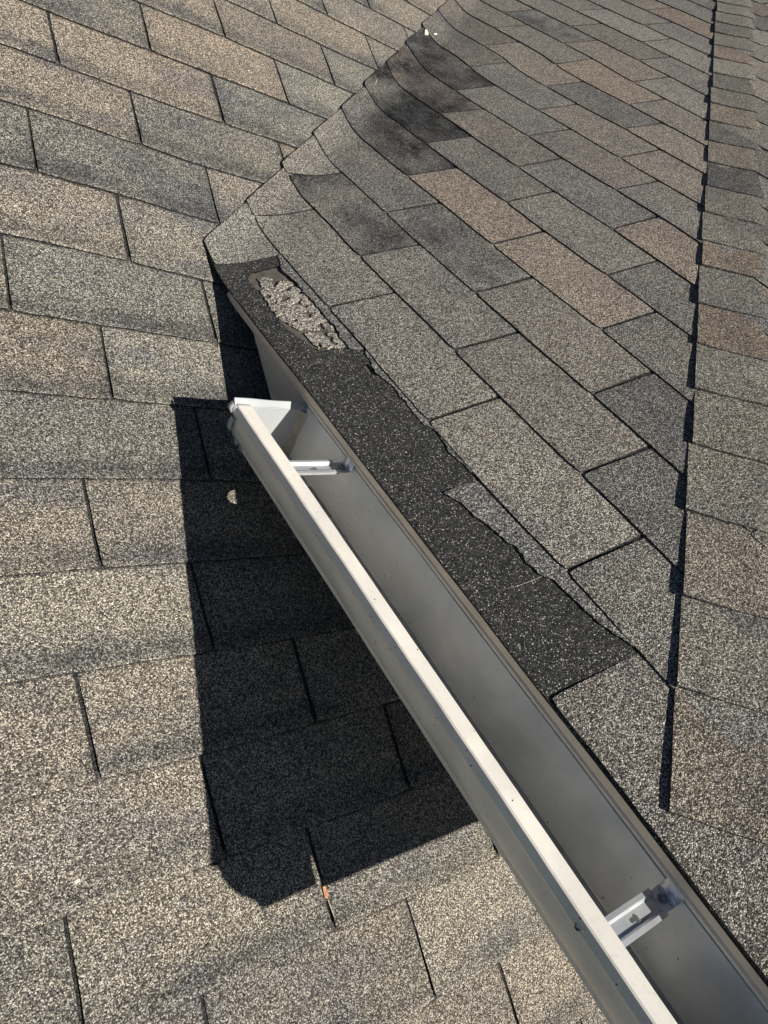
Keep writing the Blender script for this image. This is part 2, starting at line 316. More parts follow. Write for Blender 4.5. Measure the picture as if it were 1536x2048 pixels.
# ---------------------------------------------------------------- lower roof
lower = thing('lower_roof', (-.5, -.9, tan(TA)*-.9), 'weathered grey-brown shingle roof slope on the left, running under the gutter and its black shadow', 'roof')
fa = MB()
def lineA(j, u):
    s = AS-j*EA
    return s+regress(AO, u, s, 4, only=1)*.9+.0016*wob(u, s, 8, 2.5)
def slotA(j, n, row):
    x = AX+(n+DA*j)*W; s = AS-row*EA
    return x+regress(AO, x, s, 3)
A_TONE = {(0, 0): (1, .75, 0), (-1, 0): (1, .3, .35), (0, 1): (1, .05, .35), (-1, 1): (1, .9, 0), (0, -1): (1.02, .65, .02), (1, -1): (1, .65, .1), (1, 0): (.98, .25, .35),
          (2, -2): (.98, .05, .45), (2, -1): (.95, .1, .42), (2, 0): (1, .45, .08), (3, -2): (1.02, .5, .1), (3, -1): (1.02, .3, .2), (4, -2): (1, .05, .38), (4, -1): (1.05, .1, .25),
          (5, -3): (.98, .6, .3), (5, -2): (1.02, .2, .2), (6, -3): (.97, .15, .45), (6, -2): (1.05, .3, .12), (7, -4): (.98, .5, .2), (8, -3): (1, .05, .3), (9, -5): (1, .5, .1), (9, -4): (1, .45, .1),
          (1, 1): (1, .8, 0), (-2, 0): (1, .3, .2), (-2, 1): (1, .7, .05), (-3, 1): (1, .2, .4), (10, -5): (1, .45, .06), (11, -6): (.95, .25, .35), (12, -4): (1.05, .4, 0), (13, -4): (1.03, .7, 0)}
def wear(u, s, t, s_low, s_top, ua, ub):
    "grey worn band above each butt edge and beside the slots, a cleaner line right at the edge"
    d = s-s_low; side = min(abs(u-ua), abs(u-ub))
    k = math.exp(-((d-.016)/.016)**2)*max(0, .7+1.0*wob(u, s_low, 33, 6))+.5*math.exp(-(side/.014)**2)*max(0, .5+wob(u, s, 34, 7))
    k = max(0, min(1, k))
    edge_ = math.exp(-(d/.003)**2)
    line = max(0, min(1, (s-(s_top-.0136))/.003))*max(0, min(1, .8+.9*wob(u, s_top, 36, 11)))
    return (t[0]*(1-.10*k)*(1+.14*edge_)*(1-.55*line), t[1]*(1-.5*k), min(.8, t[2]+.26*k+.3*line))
for j in range(-15, 18):
    s0 = AS-(j+1)*EA; s1 = AS-j*EA
    ym = s0*cos(TA)
    for n in range(-14, 16):
        xb0, xb1 = slotA(j, n, j+1), slotA(j, n+1, j+1)
        xt0, xt1 = slotA(j, n, j), slotA(j, n+1, j)
        if xb1 < -1.15 or xb0 > (max(.75, 0) if ym < .1 else ym+.22): continue
        g = .0030+.0026*wob(j*1.3, n*1.1, 31, 1.7)
        tone = A_TONE.get((j, n)) or rtone(j*31+n*7+5, .32, .12)
        f1 = lambda u, j=j: lineA(j, u)+.010
        f0 = lambda u, j=j: lineA(j+1, u)
        tone = (tone[0], tone[1], tone[2]*.42)
        tab(fa, PA, xb0+g, xb1-g, xt0+g*.8, xt1-g*.8, f0, f1, tone, nx=20, ny=7, seed=j*3.3+n*1.7, curl=.0008*random.random(), thk=.0054, jag=.0013, tonef=lambda u, s, t, f0=f0, f1=f1, a=xb0, c=xb1: wear(u, s, t, f0(u), f1(u), a, c), ts=[0, .02, .06, .12, .2, .34, .6, .86, .900, .925, 1.0])
obj('shingle_field', fa.mesh('lower_shingle_field'), M['lower'], lower)
dk = MB()
def sheet(mb, P, u0, u1, s0, s1, h, nu, ns, tone=(.27, 0, .4), keep=None):
    V = [[mb.vert(P(u0+(u1-u0)*i/nu, s0+(s1-s0)*k/ns, h), tone) for i in range(nu+1)] for k in range(ns+1)]
    for k in range(ns):
        for i in range(nu):
            if keep and not keep(u0+(u1-u0)*(i+.5)/nu, s0+(s1-s0)*(k+.5)/ns): continue
            mb.face((V[k][i], V[k][i+1], V[k+1][i+1], V[k+1][i]), True)
sheet(dk, PA, -1.2, 3.2, -1.75, 2.6, .0002, 130, 130, keep=lambda u, s: u < .8 or s*cos(TA) > u-.35)
obj('roof_underlayer', dk.mesh('lower_underlayer'), M['lower'], lower)
dk = MB()
dk.prism([PA(-1.25, -1.8, -.012), PA(.85, -1.8, -.012), PA(.85, .3, -.012), PA(3.2, 2.6, -.012), PA(-1.25, 2.6, -.012)], -nA*.02)
obj('roof_deck', dk.fixed('lower_roof_deck'), M['deck'], lower)

# ---------------------------------------------------------------- upper hip roof
YC = -1.298                                   # house corner
HD = Vector((1, 1, tan(TB))).normalized()     # up the hip
upper = thing('hip_roof', (0, YC, -.15), 'shingled hip roof with torn bottom course, meeting the left slope in a valley', 'roof')
def lineB(r, u):
    s = r*EB
    if r == 0: return -.008+.0018*wob(u, 0, 9, 6)
    o = regress(BO, u, s, 4, only=1)
    return s-.004+o*.75+.0016*wob(u, s, 10, 2.5)
def slotB(j, k, row):
    y = BY+(k+DB*j)*W; s = row*EB
    return y+regress(BO, y, s, 3)
def hipy(s): return YC+s*cos(TB)
B_TONE = {(5, 0): (1, .8, .02), (5, 1): (1, .95, .04), (7, -1): (1, .9, .06), (6, 2): (.72, .1, .62), (7, 2): (.85, .75, .42), (8, 2): (.75, 0, .58), (5, 2): (.9, .2, .45), (3, 2): (.92, .1, .35),
          (4, 2): (1, .1, .2), (4, 0): (1.0, .35, .1), (11, 0): (1, .95, .05), (12, 0): (1, .6, .1), (10, -1): (1, .6, .05), (9, 0): (1, .5, .1), (9, -1): (1.0, .55, .08), (16, -1): (.95, 1, .1), (16, 0): (1, .7, .1),
          (2, 1): (1, .15, .06), (2, 2): (1, .15, .06), (3, 1): (1, .1, .12), (2, 0): (1.0, .2, .02), (2, -1): (1, 0, .15), (3, -1): (.95, 0, .25), (4, -1): (.95, 0, .3), (5, -1): (.97, .1, .2), (6, -1): (1, .1, .2), (6, 1): (1, .1, .2), (6, 0): (1, .2, .1)}
def streak(u, s, t):
    "dark run-off stain that follows the valley"
    d = abs(u-uvalley(s, -.10)+.03*wob(u, s, 40, 12))/.10
    k = math.exp(-d*d)*max(0, min(1, (s-.28)/.2, (1.12-s)/.25))*max(0, .30+.8*wob(u, s, 11, 5)+.6*wob(u, s, 37, 15))
    d2 = t[2]*max(.25, 1.0*(.75+1.1*wob(u, s, 35, 8)+.9*wob(u, s, 38, 20))) if t[2] > .3 else t[2]
    return (t[0]*(1-.12*k), t[1]*(1-k*.5), min(.85, d2+.32*k))
fb = MB()
CUT = .030
nan = float('nan')
for r in range(1, 27):
    s0, s1 = (r-1)*EB, r*EB
    cut = CUT+.002*sin(r*2.3)
    for k in range(-3, 7):
        yb0, yb1 = slotB(r, k, r-1), slotB(r, k+1, r-1)
        yt0, yt1 = slotB(r, k, r), slotB(r, k+1, r)
        g = .0026
        lo = hipy((s0+s1)/2)-.01
        if yb1 < lo: continue
        if yb0 > uvalley(s0, cut)-.035: continue
        if r == 1 and k in (0, 1, 2): continue                    # torn away, rebuilt below
        cutb = uvalley(lineB(r-1, uvalley(s0, 0)), cut); cutt = uvalley(lineB(r, uvalley(s1, 0)), cut)
        g = .0024; gt = .0030+.0016*wob(r*1.3, k*1.7, 39, 1.7)
        B0, B1 = yb0+g, yb1-g; U0, U1 = yt0+gt, yt1-gt
        if B1 > cutb-.035: B1, U1 = cutb, max(cutt, U0+.01)
        if k == -3 or B0 < lo-.06: B0 = U0 = lo-.06
        if B1-B0 < .012: continue
        tone = B_TONE.get((r, k)) or rtone(r*17+k*5+3, .22, .16)
        f0 = lambda u, r=r: lineB(r-1, u)
        f1 = lambda u, r=r: lineB(r, u)+.010
        tab(fb, PB, B0, B1, U0, U1, f0, f1, tone, nx=24, ny=6, seed=r*2.1+k*4.7, curl=.0008*random.random(), low=-.002 if r > 1 else -.001, tonef=streak)
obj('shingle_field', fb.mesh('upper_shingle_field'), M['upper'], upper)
ub = MB()
sheet(ub, PB, -1.32, 3.2, .125, 3.3, .0004, 200, 110, keep=lambda u, s: hipy(s)-.02 < u < uvalley(s, .012))
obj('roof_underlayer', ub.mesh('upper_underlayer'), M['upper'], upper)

# starter strip with the torn-open hole, the felt in the hole and the loose granules on it
def inside(poly, x, y):
    c = False; n = len(poly)
    for i in range(n):
        (x1, y1), (x2, y2) = poly[i], poly[(i+1) % n]
        if (y1 > y) != (y2 > y) and x < (x2-x1)*(y-y1)/(y2-y1)+x1: c = not c
    return c
def jit(u, s, a=.0022, f=120): return (u+a*wob(u, s, 12, f), s+a*wob(u, s, 13, f))
st = MB()
def stone_keep(u, s):
    q = jit(u, s)
    return not inside(HOLE, *q) and not inside(HOLE2, *q)
U0, U1, NU = -1.30, .10, 700
edge = lambda u: -.010+.0016*wob(u, 0, 9, 6)
NS = 70
V = []; inn = []
for k in range(NS+1):
    row = []; rin = []
    for i in range(NU+1):
        u = U0+(U1-U0)*i/NU; e = edge(u); s = e+(.140-e)*k/NS
        h = .0022-.0008*k/NS
        if k == 0: h -= .0008
        q = jit(u, s)
        row.append(st.vert(PB(u, s, h), (1.0, 0, 0))); rin.append((u, s, h))
    V.append(row); inn.append(rin)
kept = [[False]*NU for _ in range(NS)]
for k in range(NS):
    for i in range(NU):
        u = (inn[k][i][0]+inn[k][i+1][0])/2; s = (inn[k][i][1]+inn[k+1][i][1])/2
        if u > uvalley(s, .006): continue
        if stone_keep(u, s): kept[k][i] = True; st.face((V[k][i], V[k][i+1], V[k+1][i+1], V[k+1][i]), True)
def wallface(a, b):
    p = [st.vert(PB(a[0], a[1], a[2]), (.5, 0, .5)), st.vert(PB(b[0], b[1], b[2]), (.5, 0, .5)), st.vert(PB(b[0], b[1], -.0022), (.4, 0, .6)), st.vert(PB(a[0], a[1], -.0022), (.4, 0, .6))]
    st.face(p)
for k in range(NS):
    for i in range(NU):
        if not kept[k][i]: continue
        if k == 0 or not kept[k-1][i]: wallface(inn[k][i], inn[k][i+1])
        if k < NS-1 and not kept[k+1][i]: wallface(inn[k+1][i], inn[k+1][i+1])
        if i > 0 and not kept[k][i-1]: wallface(inn[k][i], inn[k+1][i])
        if i < NU-1 and not kept[k][i+1]: wallface(inn[k][i+1], inn[k+1][i+1])
obj('starter_strip', st.mesh('starter_strip'), M['starter'], upper, 'black starter strip laid bare where the bottom tabs tore off')
fe = MB()
sheet(fe, PB, -1.28, .06, .004, .14, -.0014, 220, 26, keep=lambda u, s: u < uvalley(s, -.0))
obj('underlay_felt', fe.mesh('underlay_felt'), M['felt'], upper, 'brown felt showing through the ragged hole')
cl = MB()
def clump_in(u, s):
    q = jit(u, s, .0035, 90)
    if not inside(CLUMP, *q): return False
    return wob(u, s, 14, 75) > -.16
n = 150
us = [a[0] for a in CLUMP]; ss = [a[1] for a in CLUMP]
u0, u1, s0, s1 = min(us)-.006, max(us)+.006, min(ss)-.006, max(ss)+.006
nu, ns = 190, 66
grid = {}
def cv(i, k, base=False):
    key = (i, k, base)
    if key not in grid:
        u = u0+(u1-u0)*i/nu; s = s0+(s1-s0)*k/ns
        h = -.0014 if base else .0012+.0006*wob(u, s, 15, 60)+.0006*wob(u, s, 16, 170)
        grid[key] = cl.vert(PB(u, s, h), (1.08, .1, 0))
    return grid[key]
ck = [[clump_in(u0+(u1-u0)*(i+.5)/nu, s0+(s1-s0)*(k+.5)/ns) for i in range(nu)] for k in range(ns)]
for k in range(ns):
    for i in range(nu):
        if not ck[k][i]: continue
        cl.face((cv(i, k), cv(i+1, k), cv(i+1, k+1), cv(i, k+1)))
        for dk_, di, a, b in ((-1, 0, (i, k), (i+1, k)), (1, 0, (i+1, k+1), (i, k+1)), (0, -1, (i, k+1), (i, k)), (0, 1, (i+1, k), (i+1, k+1))):
            kk, ii = k+dk_, i+di
            if not (0 <= kk < ns and 0 <= ii < nu) or not ck[kk][ii]:
                cl.face((cv(*a), cv(*a, True), cv(*b, True), cv(*b)))
obj('loose_granule_patch', cl.mesh('loose_granule_patch'), M['clump'], upper, 'pale crust of granules left stuck to the brown felt')

# what is left of the torn tabs along the second course
def interp(T, u):
    T = sorted(T)
    if u <= T[0][0]: return T[0][1]
    for (a, b), (c, d) in zip(T, T[1:]):
        if a <= u <= c: return b+(d-b)*(u-a)/(c-a)
    return T[-1][1]
def torn(T, ua, ub, label, lift=.0):
    mb = MB()
    f0 = lambda u: interp(T, u)-.003+.0028*wob(u, 1, 17, 70)+.0014*wob(u, 1, 18, 220)
    f1 = lambda u: lineB(1, u)+.010
    tab(mb, PB, ua, ub, ua, ub, f0, f1, (.95, 0, .05), nx=int((ub-ua)/.0025), ny=5, thk=.0040, topthk=.0010, curl=lift, seed=9, low=.0008)
    obj('torn_shingle_strip', mb.mesh('torn_shingle_strip'), M['torn'], upper, label)
s10, s11, s12, s13 = slotB(1, 0, 1), slotB(1, 1, 1), slotB(1, 2, 1), slotB(1, 3, 1)
torn(T1, s10+.004, s11-.003, 'broadest torn tab remnant, tapering along the black strip', .001)
torn(T2, s11+.003, s12-.001, 'narrow ragged torn strip in the middle of the bottom course')
torn(T3, s12+.004, s13+.002, 'torn strip above the pale granule patch')
ex = MB(); ex.tube([PB(a, b, .0022) for a, b in SCR], [.00008, .00013, .0002, .00012], 5)
obj('scratch', ex.mesh('scratch'), M['straw'], upper, 'thin pale curved scratch on the black strip')

# hip caps: bent over the hip, each lapping the one below
AP0 = Vector((0, YC, 0))
nC = Vector((0, -sin(TB), cos(TB)))
tl = (nB.cross(HD)).normalized()
if tl.y < 0: tl = -tl                                         # in plane B, away from the hip
tr = (nC.cross(HD)).normalized()
if tr.x < 0: tr = -tr                                         # in plane C, away from the hip
nH = (nB+nC).normalized()
def PH(a, c, h):
    "a along the hip, c across (negative on the B side), bent round a soft apex"
    r = .05; k = min(1, abs(c)/r)
    sd = tl if c < 0 else tr; nn = nB if c < 0 else nC
    base = AP0+HD*a+sd*abs(c)
    nrm = (nn*k+nH*(1-k)).normalized()
    drop = -.009*(1-k)**2
    return base+nrm*(h+drop)
def amin(c):
    if c < 0: return (-abs(c)*tl.x-.009)/HD.x
    return (-abs(c)*tr.y-.009)/HD.y
CAP = [(0.0, .0, .15), (.016, .25, .05), (.152, .7, .05)]
caps_y = [-.115, .016-.005, .152, .293, .421, .562, .698, .835, .954, 1.083, 1.221, 1.32]
while caps_y[-1] < 4.6: caps_y.append(caps_y[-1]+.1285+.004*sin(len(caps_y)))
captone = {1: (1, .3, .1), 2: (1, .6, .05), 3: (1.02, .25, .02), 4: (1, .5, .02), 5: (1, .15, .05), 6: (1.02, .25, .1), 7: (1.0, .05, .1), 8: (.97, 1.0, .1), 9: (1.0, .0, .12), 10: (1, .95, .08), 11: (1.02, .2, .1), 12: (1, .2, .15), 13: (1, .0, .4), 14: (1, .5, .1), 15: (1, .05, .25),
           16: (1, .7, .05), 17: (1, .2, .1), 18: (1, 0, .2), 19: (1.05, .1, 0), 20: (1, .9, .05), 21: (1, .2, .1)}
proto_names = []
for i, a0 in enumerate(caps_y):
    if i == 0: continue
    rnd = random.Random(i*5+1)
    # index 1 is the lowest cap whose butt shows at the eave
    mb = MB(); L = .155
    half = .150; hb = .1435+.0025*rnd.uniform(-1, 1); sk = .004*rnd.uniform(-1, 1)
    lift = .0075+.0035*rnd.random()
    tone = captone.get(i) or rtone(i*11, .25, .1)
    nx, ny = 36, 6
    rows = []
    for j in range(ny+1):
        t = j/ny; rr = []
        for k in range(nx+1):
            c = -hb+(hb+half)*k/nx
            a = a0+L*t+sk*c/half
            if j == 0: a += .0012*wob(c, i, 19, 40)
            cc = c+(.0012*wob(a, i, 20, 50) if k in (0, nx) else 0)
            h = (.0074*(1-t)+.0030*t)+(lift*.42)*max(0, (abs(c)/half-.5)*2)**2*(1-.6*t)
            h += .0010*wob(a, c, 21, 12)
            if j == 0: h -= .0006
            rr.append((max(a, amin(cc)), cc, h))
        rows.append(rr)
    V = [[mb.vert(PH(*c), tone) for c in r] for r in rows]
    for j in range(ny):
        for k in range(nx):
            if rows[j+1][k][0]-rows[j][k][0] < 1e-4 and rows[j+1][k+1][0]-rows[j][k+1][0] < 1e-4: continue
            mb.face((V[j][k+1], V[j][k], V[j+1][k], V[j+1][k+1]), True)
    def sk2(line, th=.0048):
        A_ = [mb.vert(PH(*c), (.5, 0, .4)) for c in line]; B_ = [mb.vert(PH(c[0], c[1], c[2]-th), (.5, 0, .4)) for c in line]
        for q in range(len(A_)-1): mb.face((A_[q], A_[q+1], B_[q+1], B_[q]))
    sk2(rows[0]); sk2([r[0] for r in rows][::-1], .0075); sk2([r[-1] for r in rows], .0075)
    obj('hip_cap', mb.fixed('hip_cap'), M['cap'], upper)
# the course field beyond the hip
fc = MB()
def PC(u, s, h):
    h += .0010*wob(u, s, 22, 3.2)-.0032
    return Vector((u, YC+s*cos(TB), s*sin(TB)))+nC*h
for r in range(1, 34):
    for k in range(0, 18):
        x0 = (k-.5*(r % 2))*W; x1 = x0+W
        lim = ((r-1)*EB)*cos(TB)+.02
        if x1 < lim: continue
        if x0 > lim+2.0: continue
        xb, xt = max(x0, lim), max(x0, r*EB*cos(TB)+.03)
        if x1-xt < .01: continue
        tab(fc, PC, xb+.003, x1-.003, xt+.003, x1-.003, (lambda u, r=r: (r-1)*EB-.008*(r == 1)), (lambda u, r=r: r*EB+.01), rtone(r*13+k, .3, .12), nx=6, ny=3, seed=r+k)
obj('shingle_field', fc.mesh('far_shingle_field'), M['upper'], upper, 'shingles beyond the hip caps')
# solid decks under both slopes
dk = MB()
S = 3.4; cb, sb_ = cos(TB), sin(TB)
top = Vector((0, 0, -.004))
e = Vector((.004, YC+.004, 0))+top
a = [e, e+Vector((S*cb, S*cb, S*sb_)), Vector((S*cb, S*cb+.02, S*sb_))+top, Vector((.02, -.02, .009))+top]
dk.prism(a, (0, 0, -.016))
obj('roof_deck', dk.fixed('roof_deck'), M['deck'], upper)
dk = MB()
a = [e+Vector((0, 0, 0)), e+Vector((3.2, 0, 0)), e+Vector((3.2+S*cb, S*cb, S*sb_)), e+Vector((S*cb, S*cb, S*sb_))]
dk.prism(a, (0, 0, -.016))
obj('roof_deck', dk.fixed('roof_deck'), M['deck'], upper)

# fascia, drip edge, soffit
XF = .0126
def zcut(y): return .46*(y+.093)
fm = MB()
poly = [(XF, -.088, -.006), (XF, -.088, zcut(-.096)), (XF, -.44, -.150), (XF, YC+XF, -.150), (XF, YC+XF, -.006)]
pts = []
# ragged saw-cut edge
yy = -.096
low = [(XF, -.088, zcut(-.094))]
while yy > -.44:
    low.append((XF, yy, zcut(yy)+.0012*wob(yy, 0, 23, 90))); yy -= .006
poly = [(XF, -.084, -.006)]+low+[(XF, -.44, -.150), (XF, YC+XF, -.150), (XF, YC+XF, -.006)]
fm.prism(poly, (.019, 0, 0))
obj('fascia_board', fm.fixed('fascia_board'), M['fascia'], upper, 'pale painted fascia board with weathered slanting cut end')
fm = MB(); fm.prism([(XF+.019, YC+XF, -.006), (3, YC+XF, -.006), (3, YC+XF, -.150), (XF+.019, YC+XF, -.150)], (0, .019, 0))
obj('fascia_board', fm.fixed('fascia_board'), M['fascia'], upper, 'fascia board round the corner')
de = MB()
prof = [(.05, .0175), (.0030, -.0030), (.0024, -.006), (.0032, -.0225), (.0016, -.0250), (.0024, -.0266), (.0050, -.0262)]
N_ = 60
ys = [-.072-(i/N_)*(abs(YC)-.072-.004) for i in range(N_+1)]
V = []
for y in ys:
    f = max(0, 1-(ys[0]-y)/.03)
    V.append([de.vert((x+.0006*wob(y, x*20, 24, 4), y, z+f*.004*(1 if z < -.015 else 0))) for x, z in prof])
for a, b in zip(V, V[1:]):
    for i in range(len(prof)-1): de.face((a[i], b[i], b[i+1], a[i+1]))
o = obj('drip_edge', de.mesh('drip_edge'), M['drip'], upper)
so_ = o.modifiers.new('sheet', 'SOLIDIFY'); so_.thickness = .0007; so_.offset = 0
sf = MB(); sf.box((.036, YC+.036, -.149), (.42, -.45, -.140)); sf.box((.42, YC+.036, -.149), (3, YC+.42, -.140))
obj('soffit', sf.fixed('soffit'), M['wall'], upper)
hw = MB(); hw.box((.34, YC+.34, -1.6), (.36, .2, -.16)); hw.box((.36, YC+.34, -1.6), (3, YC+.36, -.16))
o = obj('house_wall', hw.fixed('house_wall'), M['wall']); tag(o, 'dim painted wall below the eave, behind the gutter shadow', 'wall')

# ---------------------------------------------------------------- gutter
gut = thing('gutter', (.01, -.375, -.12), 'cream painted metal gutter running diagonally along the eave to the lower right', 'gutter')
# outline of the sheet metal: (x, z), from the hem on the fascia round to the folded front lip
GP = [(.0120, -.0300), (.0120, -.0268), (.0100, -.0262), (.0090, -.0300), (.0088, -.0335), (.0074, -.0345), (.0082, -.080), (.0082, -.1170), (.0070, -.1195),
      (-.0700, -.1205), (-.0738, -.1190), (-.0748, -.1120), (-.0785, -.1100), (-.0785, -.1085), (-.0762, -.1078), (-.0798, -.1060), (-.0860, -.1010), (-.0930, -.0935), (-.0985, -.0840), (-.1015, -.0760), (-.1028, -.0700), (-.1032, -.0580), (-.1045, -.0545),
      (-.1115, -.0530), (-.1124, -.0500), (-.1100, -.0412), (-.1085, -.0400), (-.0895, -.0398), (-.0872, -.0408), (-.0870, -.0500), (-.0885, -.0530)]
YE = -.3735
YF = -1.312
def gpath(x, z, t): return Vector((x, YE+(YF-YE)*t, z))
tr_ = MB(); ts = [i/110 for i in range(111)]
V = []
for t in ts:
    row = []
    for n_, (x, z) in enumerate(GP):
        q = gpath(x, z, t); y = q.y
        dx = .0007*wob(t*8, n_*.3, 25, 1.0)+.0004*wob(t*30, n_*.5, 26, 1.0)
        if 6 <= n_ <= 8: dx *= 1.4
        if t <= 1: q.x += dx; q.z += .0006*wob(t*6, 3, 27, 1)
        row.append(tr_.vert(q))
    V.append(row)
HC = Vector((-.043, -.497)); HR = .0185             # round outlet hole in the trough floor
for a, b, ta_ in zip(V, V[1:], ts):
    for n_ in range(len(GP)-1):
        if n_ == 8:
            y0, y1 = tr_.v[a[n_]][1], tr_.v[b[n_]][1]
            if min(y0, y1) < HC.y+.03 and max(y0, y1) > HC.y-.03 and ta_ <= 1: continue
        tr_.face((a[n_], b[n_], b[n_+1], a[n_+1]), True)
# floor panel with the hole
ysf = [v[8] for v in V if HC.y-.045 < tr_.v[v[8]][1] < HC.y+.045]
idx = [i for i, t in enumerate(ts) if t <= 1]
sk_ = [i for i in idx[:-1] if min(tr_.v[V[i][8]][1], tr_.v[V[i+1][8]][1]) < HC.y+.03 and max(tr_.v[V[i][8]][1], tr_.v[V[i+1][8]][1]) > HC.y-.03]
i0, i1 = sk_[0], sk_[-1]+1
pa, pb = Vector(tr_.v[V[i0][8]]), Vector(tr_.v[V[i0][9]]); pc, pd = Vector(tr_.v[V[i1][9]]), Vector(tr_.v[V[i1][8]])
cen = Vector((HC.x, HC.y, -.1202))
NN = 40; ring = []; outer = []
def onrect(ang):
    d = Vector((cos(ang), sin(ang)))
    best = 1e9
    for v, lim in ((d.x, (pa.x-cen.x) if d.x > 0 else (pb.x-cen.x)), (d.y, (pa.y-cen.y) if d.y > 0 else (pd.y-cen.y))):
        if abs(v) > 1e-6: best = min(best, lim/v)
    x, y = cen.x+d.x*best, cen.y+d.y*best
    f = (x-pb.x)/(pa.x-pb.x)
    return Vector((x, y, pb.z+(pa.z-pb.z)*f))
angs = sorted([2*pi*i/NN for i in range(NN)]+[math.atan2(c.y-cen.y, c.x-cen.x) % (2*pi) for c in (pa, pb, pc, pd)])
for g_ in angs:
    ring.append(tr_.vert((cen.x+HR*cos(g_), cen.y+HR*sin(g_), cen.z))); outer.append(tr_.vert(onrect(g_)))
for i in range(len(angs)):
    j = (i+1) % len(angs); tr_.face((ring[i], ring[j], outer[j], outer[i]), True)
o = obj('trough', tr_.mesh('trough'), M['gutter'], gut)
o.data.materials.append(M['trough_floor']); o.data.materials.append(M['inside'])
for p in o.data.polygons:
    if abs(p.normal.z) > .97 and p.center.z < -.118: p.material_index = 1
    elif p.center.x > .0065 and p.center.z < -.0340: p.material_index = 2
so_ = o.modifiers.new('sheet', 'SOLIDIFY'); so_.thickness = .0008; so_.offset = 0
def sharp(o, ang=28):
    me = o.data; bm = bmesh.new(); bm.from_mesh(me)
    for ed in bm.edges:
        if len(ed.link_faces) == 2 and ed.calc_face_angle(0) > radians(ang): ed.smooth = False
    bm.to_mesh(me); bm.free()
sharp(o)
def endcap(YE, sg):
    # end cap: a panel inside the profile, a folded rim outside it and a hem along the top
    ec = MB()
    inner = [(x, z) for x, z in GP[5:27]]
    inner = [(.0105, -.0400)]+inner[1:]
    top_l = (-.1085, -.0375); top_r = (.0100, -.0345)
    poly = [(x*.985, YE-sg*.0035, z) for x, z in [(.0086, -.040)]+GP[6:26]+[(-.107, -.041)]]
    ec.prism(poly, (0, sg*.0009, 0))
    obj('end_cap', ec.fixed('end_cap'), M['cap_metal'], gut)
    rim = MB()
    op = [(.0120, -.036)]+[(x, z) for x, z in GP[6:26]]
    def offp(pts, d):
        out = []
        for i, p in enumerate(pts):
            a = Vector(pts[max(0, i-1)]); b = Vector(pts[min(len(pts)-1, i+1)]); t = (b-a).normalized()
            out.append((p[0]+t.y*d, p[1]-t.x*d))
        return out
    o1 = offp(op, -.0022); o0 = offp(op, -.0004)
    V = []
    for i, (p0, p1) in enumerate(zip(o0, o1)):
        crimp = .0016*max(0, sin(i*1.9))
        V.append([rim.vert((p0[0], YE+sg*.0018, p0[1])), rim.vert((p1[0], YE+sg*.0022, p1[1])), rim.vert((p1[0], YE-sg*.004, p1[1])), rim.vert((p0[0]-crimp*.4, YE-sg*(.0075+crimp), p0[1]-crimp*.2))])
    for a, b in zip(V, V[1:]):
        for i in range(3): rim.face((a[i], b[i], b[i+1], a[i+1]), True)
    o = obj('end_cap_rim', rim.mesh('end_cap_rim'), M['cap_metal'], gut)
    so_ = o.modifiers.new('sheet', 'SOLIDIFY'); so_.thickness = .0007; so_.offset = 1
    if sg < 0: return
    hm = MB()
    L0, L1 = Vector((-.1125, YE+sg*.0035, -.0345)), Vector((.0085, YE+sg*.0040, -.0330))
    sec = [(0, 0), (.0012, .0004), (.0015, .0), (.0008, -.0075), (-.0075, -.0085), (-.0078, -.0078), (-.0012, -.0012)]
    rings = []
    for i in range(13):
        f = i/12; c = L0.lerp(L1, f); dz = .0005*sin(f*9)
        rings.append([hm.vert((c.x, c.y+sg*a, c.z+b+dz)) for a, b in sec])
    for a, b in zip(rings, rings[1:]):
        for i in range(len(sec)): hm.face((a[i], a[(i+1) % len(sec)], b[(i+1) % len(sec)], b[i]))
    hm.face(rings[0]); hm.face(rings[-1][::-1])
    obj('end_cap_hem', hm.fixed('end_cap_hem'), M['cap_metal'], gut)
    # crimped curl at the front corner of the cap
    n1 = 10
    for (cx, cz, hh, rr_) in ((-.1155, -.046, .013, .0052), (-.1065, -.073, .020, .0038), (-.0855, -.1035, .013, .0034)):
        a = []; cu = MB()
        for k in range(n1+1):
            t = k/n1; bul = rr_*sin(pi*t)
            z = cz+hh*(.5-t)
            a.append([cu.vert((cx+.001, YE+sg*.0030, z)), cu.vert((cx-bul*.5, YE+sg*(.0030+bul*.15), z)), cu.vert((cx-bul*.75, YE-sg*.002, z)), cu.vert((cx-bul*.25, YE-sg*.0065, z))])
        for p, q in zip(a, a[1:]):
            for i in range(3): cu.face((p[i], q[i], q[i+1], p[i+1]), True)
        o = obj('end_cap_crimp', cu.mesh('end_cap_crimp'), M['cap_metal'], gut)
        so_ = o.modifiers.new('sheet', 'SOLIDIFY'); so_.thickness = .0007; so_.offset = 0

endcap(YE, 1); endcap(YF, -1)
# sealant in the corner
se = MB()
pts = [(.0085, YE-.0055, -.042-.078*i/12) for i in range(13)]
for i in range(12):
    pass
def ribbon(mb, pts, wx, wy):
    V = []
    for i, p in enumerate(pts):
        k = 1+.35*wob(i*.7, 2, 28, 1)
        V.append([mb.vert((p[0]+.0004, p[1]-wy*k, p[2])), mb.vert((p[0]-wx*.28*k, p[1]-wy*.30*k, p[2])), mb.vert((p[0]-wx*k, p[1]+.0022, p[2]))])
    for a, b in zip(V, V[1:]):
        for i in range(2): mb.face((a[i], a[i+1], b[i+1], b[i]), True)
ribbon(se, pts, .011, .010)
V = []
for i in range(14):
    x = .006-.078*i/13; k = 1+.4*wob(i*.6, 4, 29, 1)
    V.append([se.vert((x, YE-.0036, -.1195+.009*k)), se.vert((x, YE-.0036-.003*k, -.1195+.003)), se.vert((x, YE-.0036-.009*k, -.1192))])
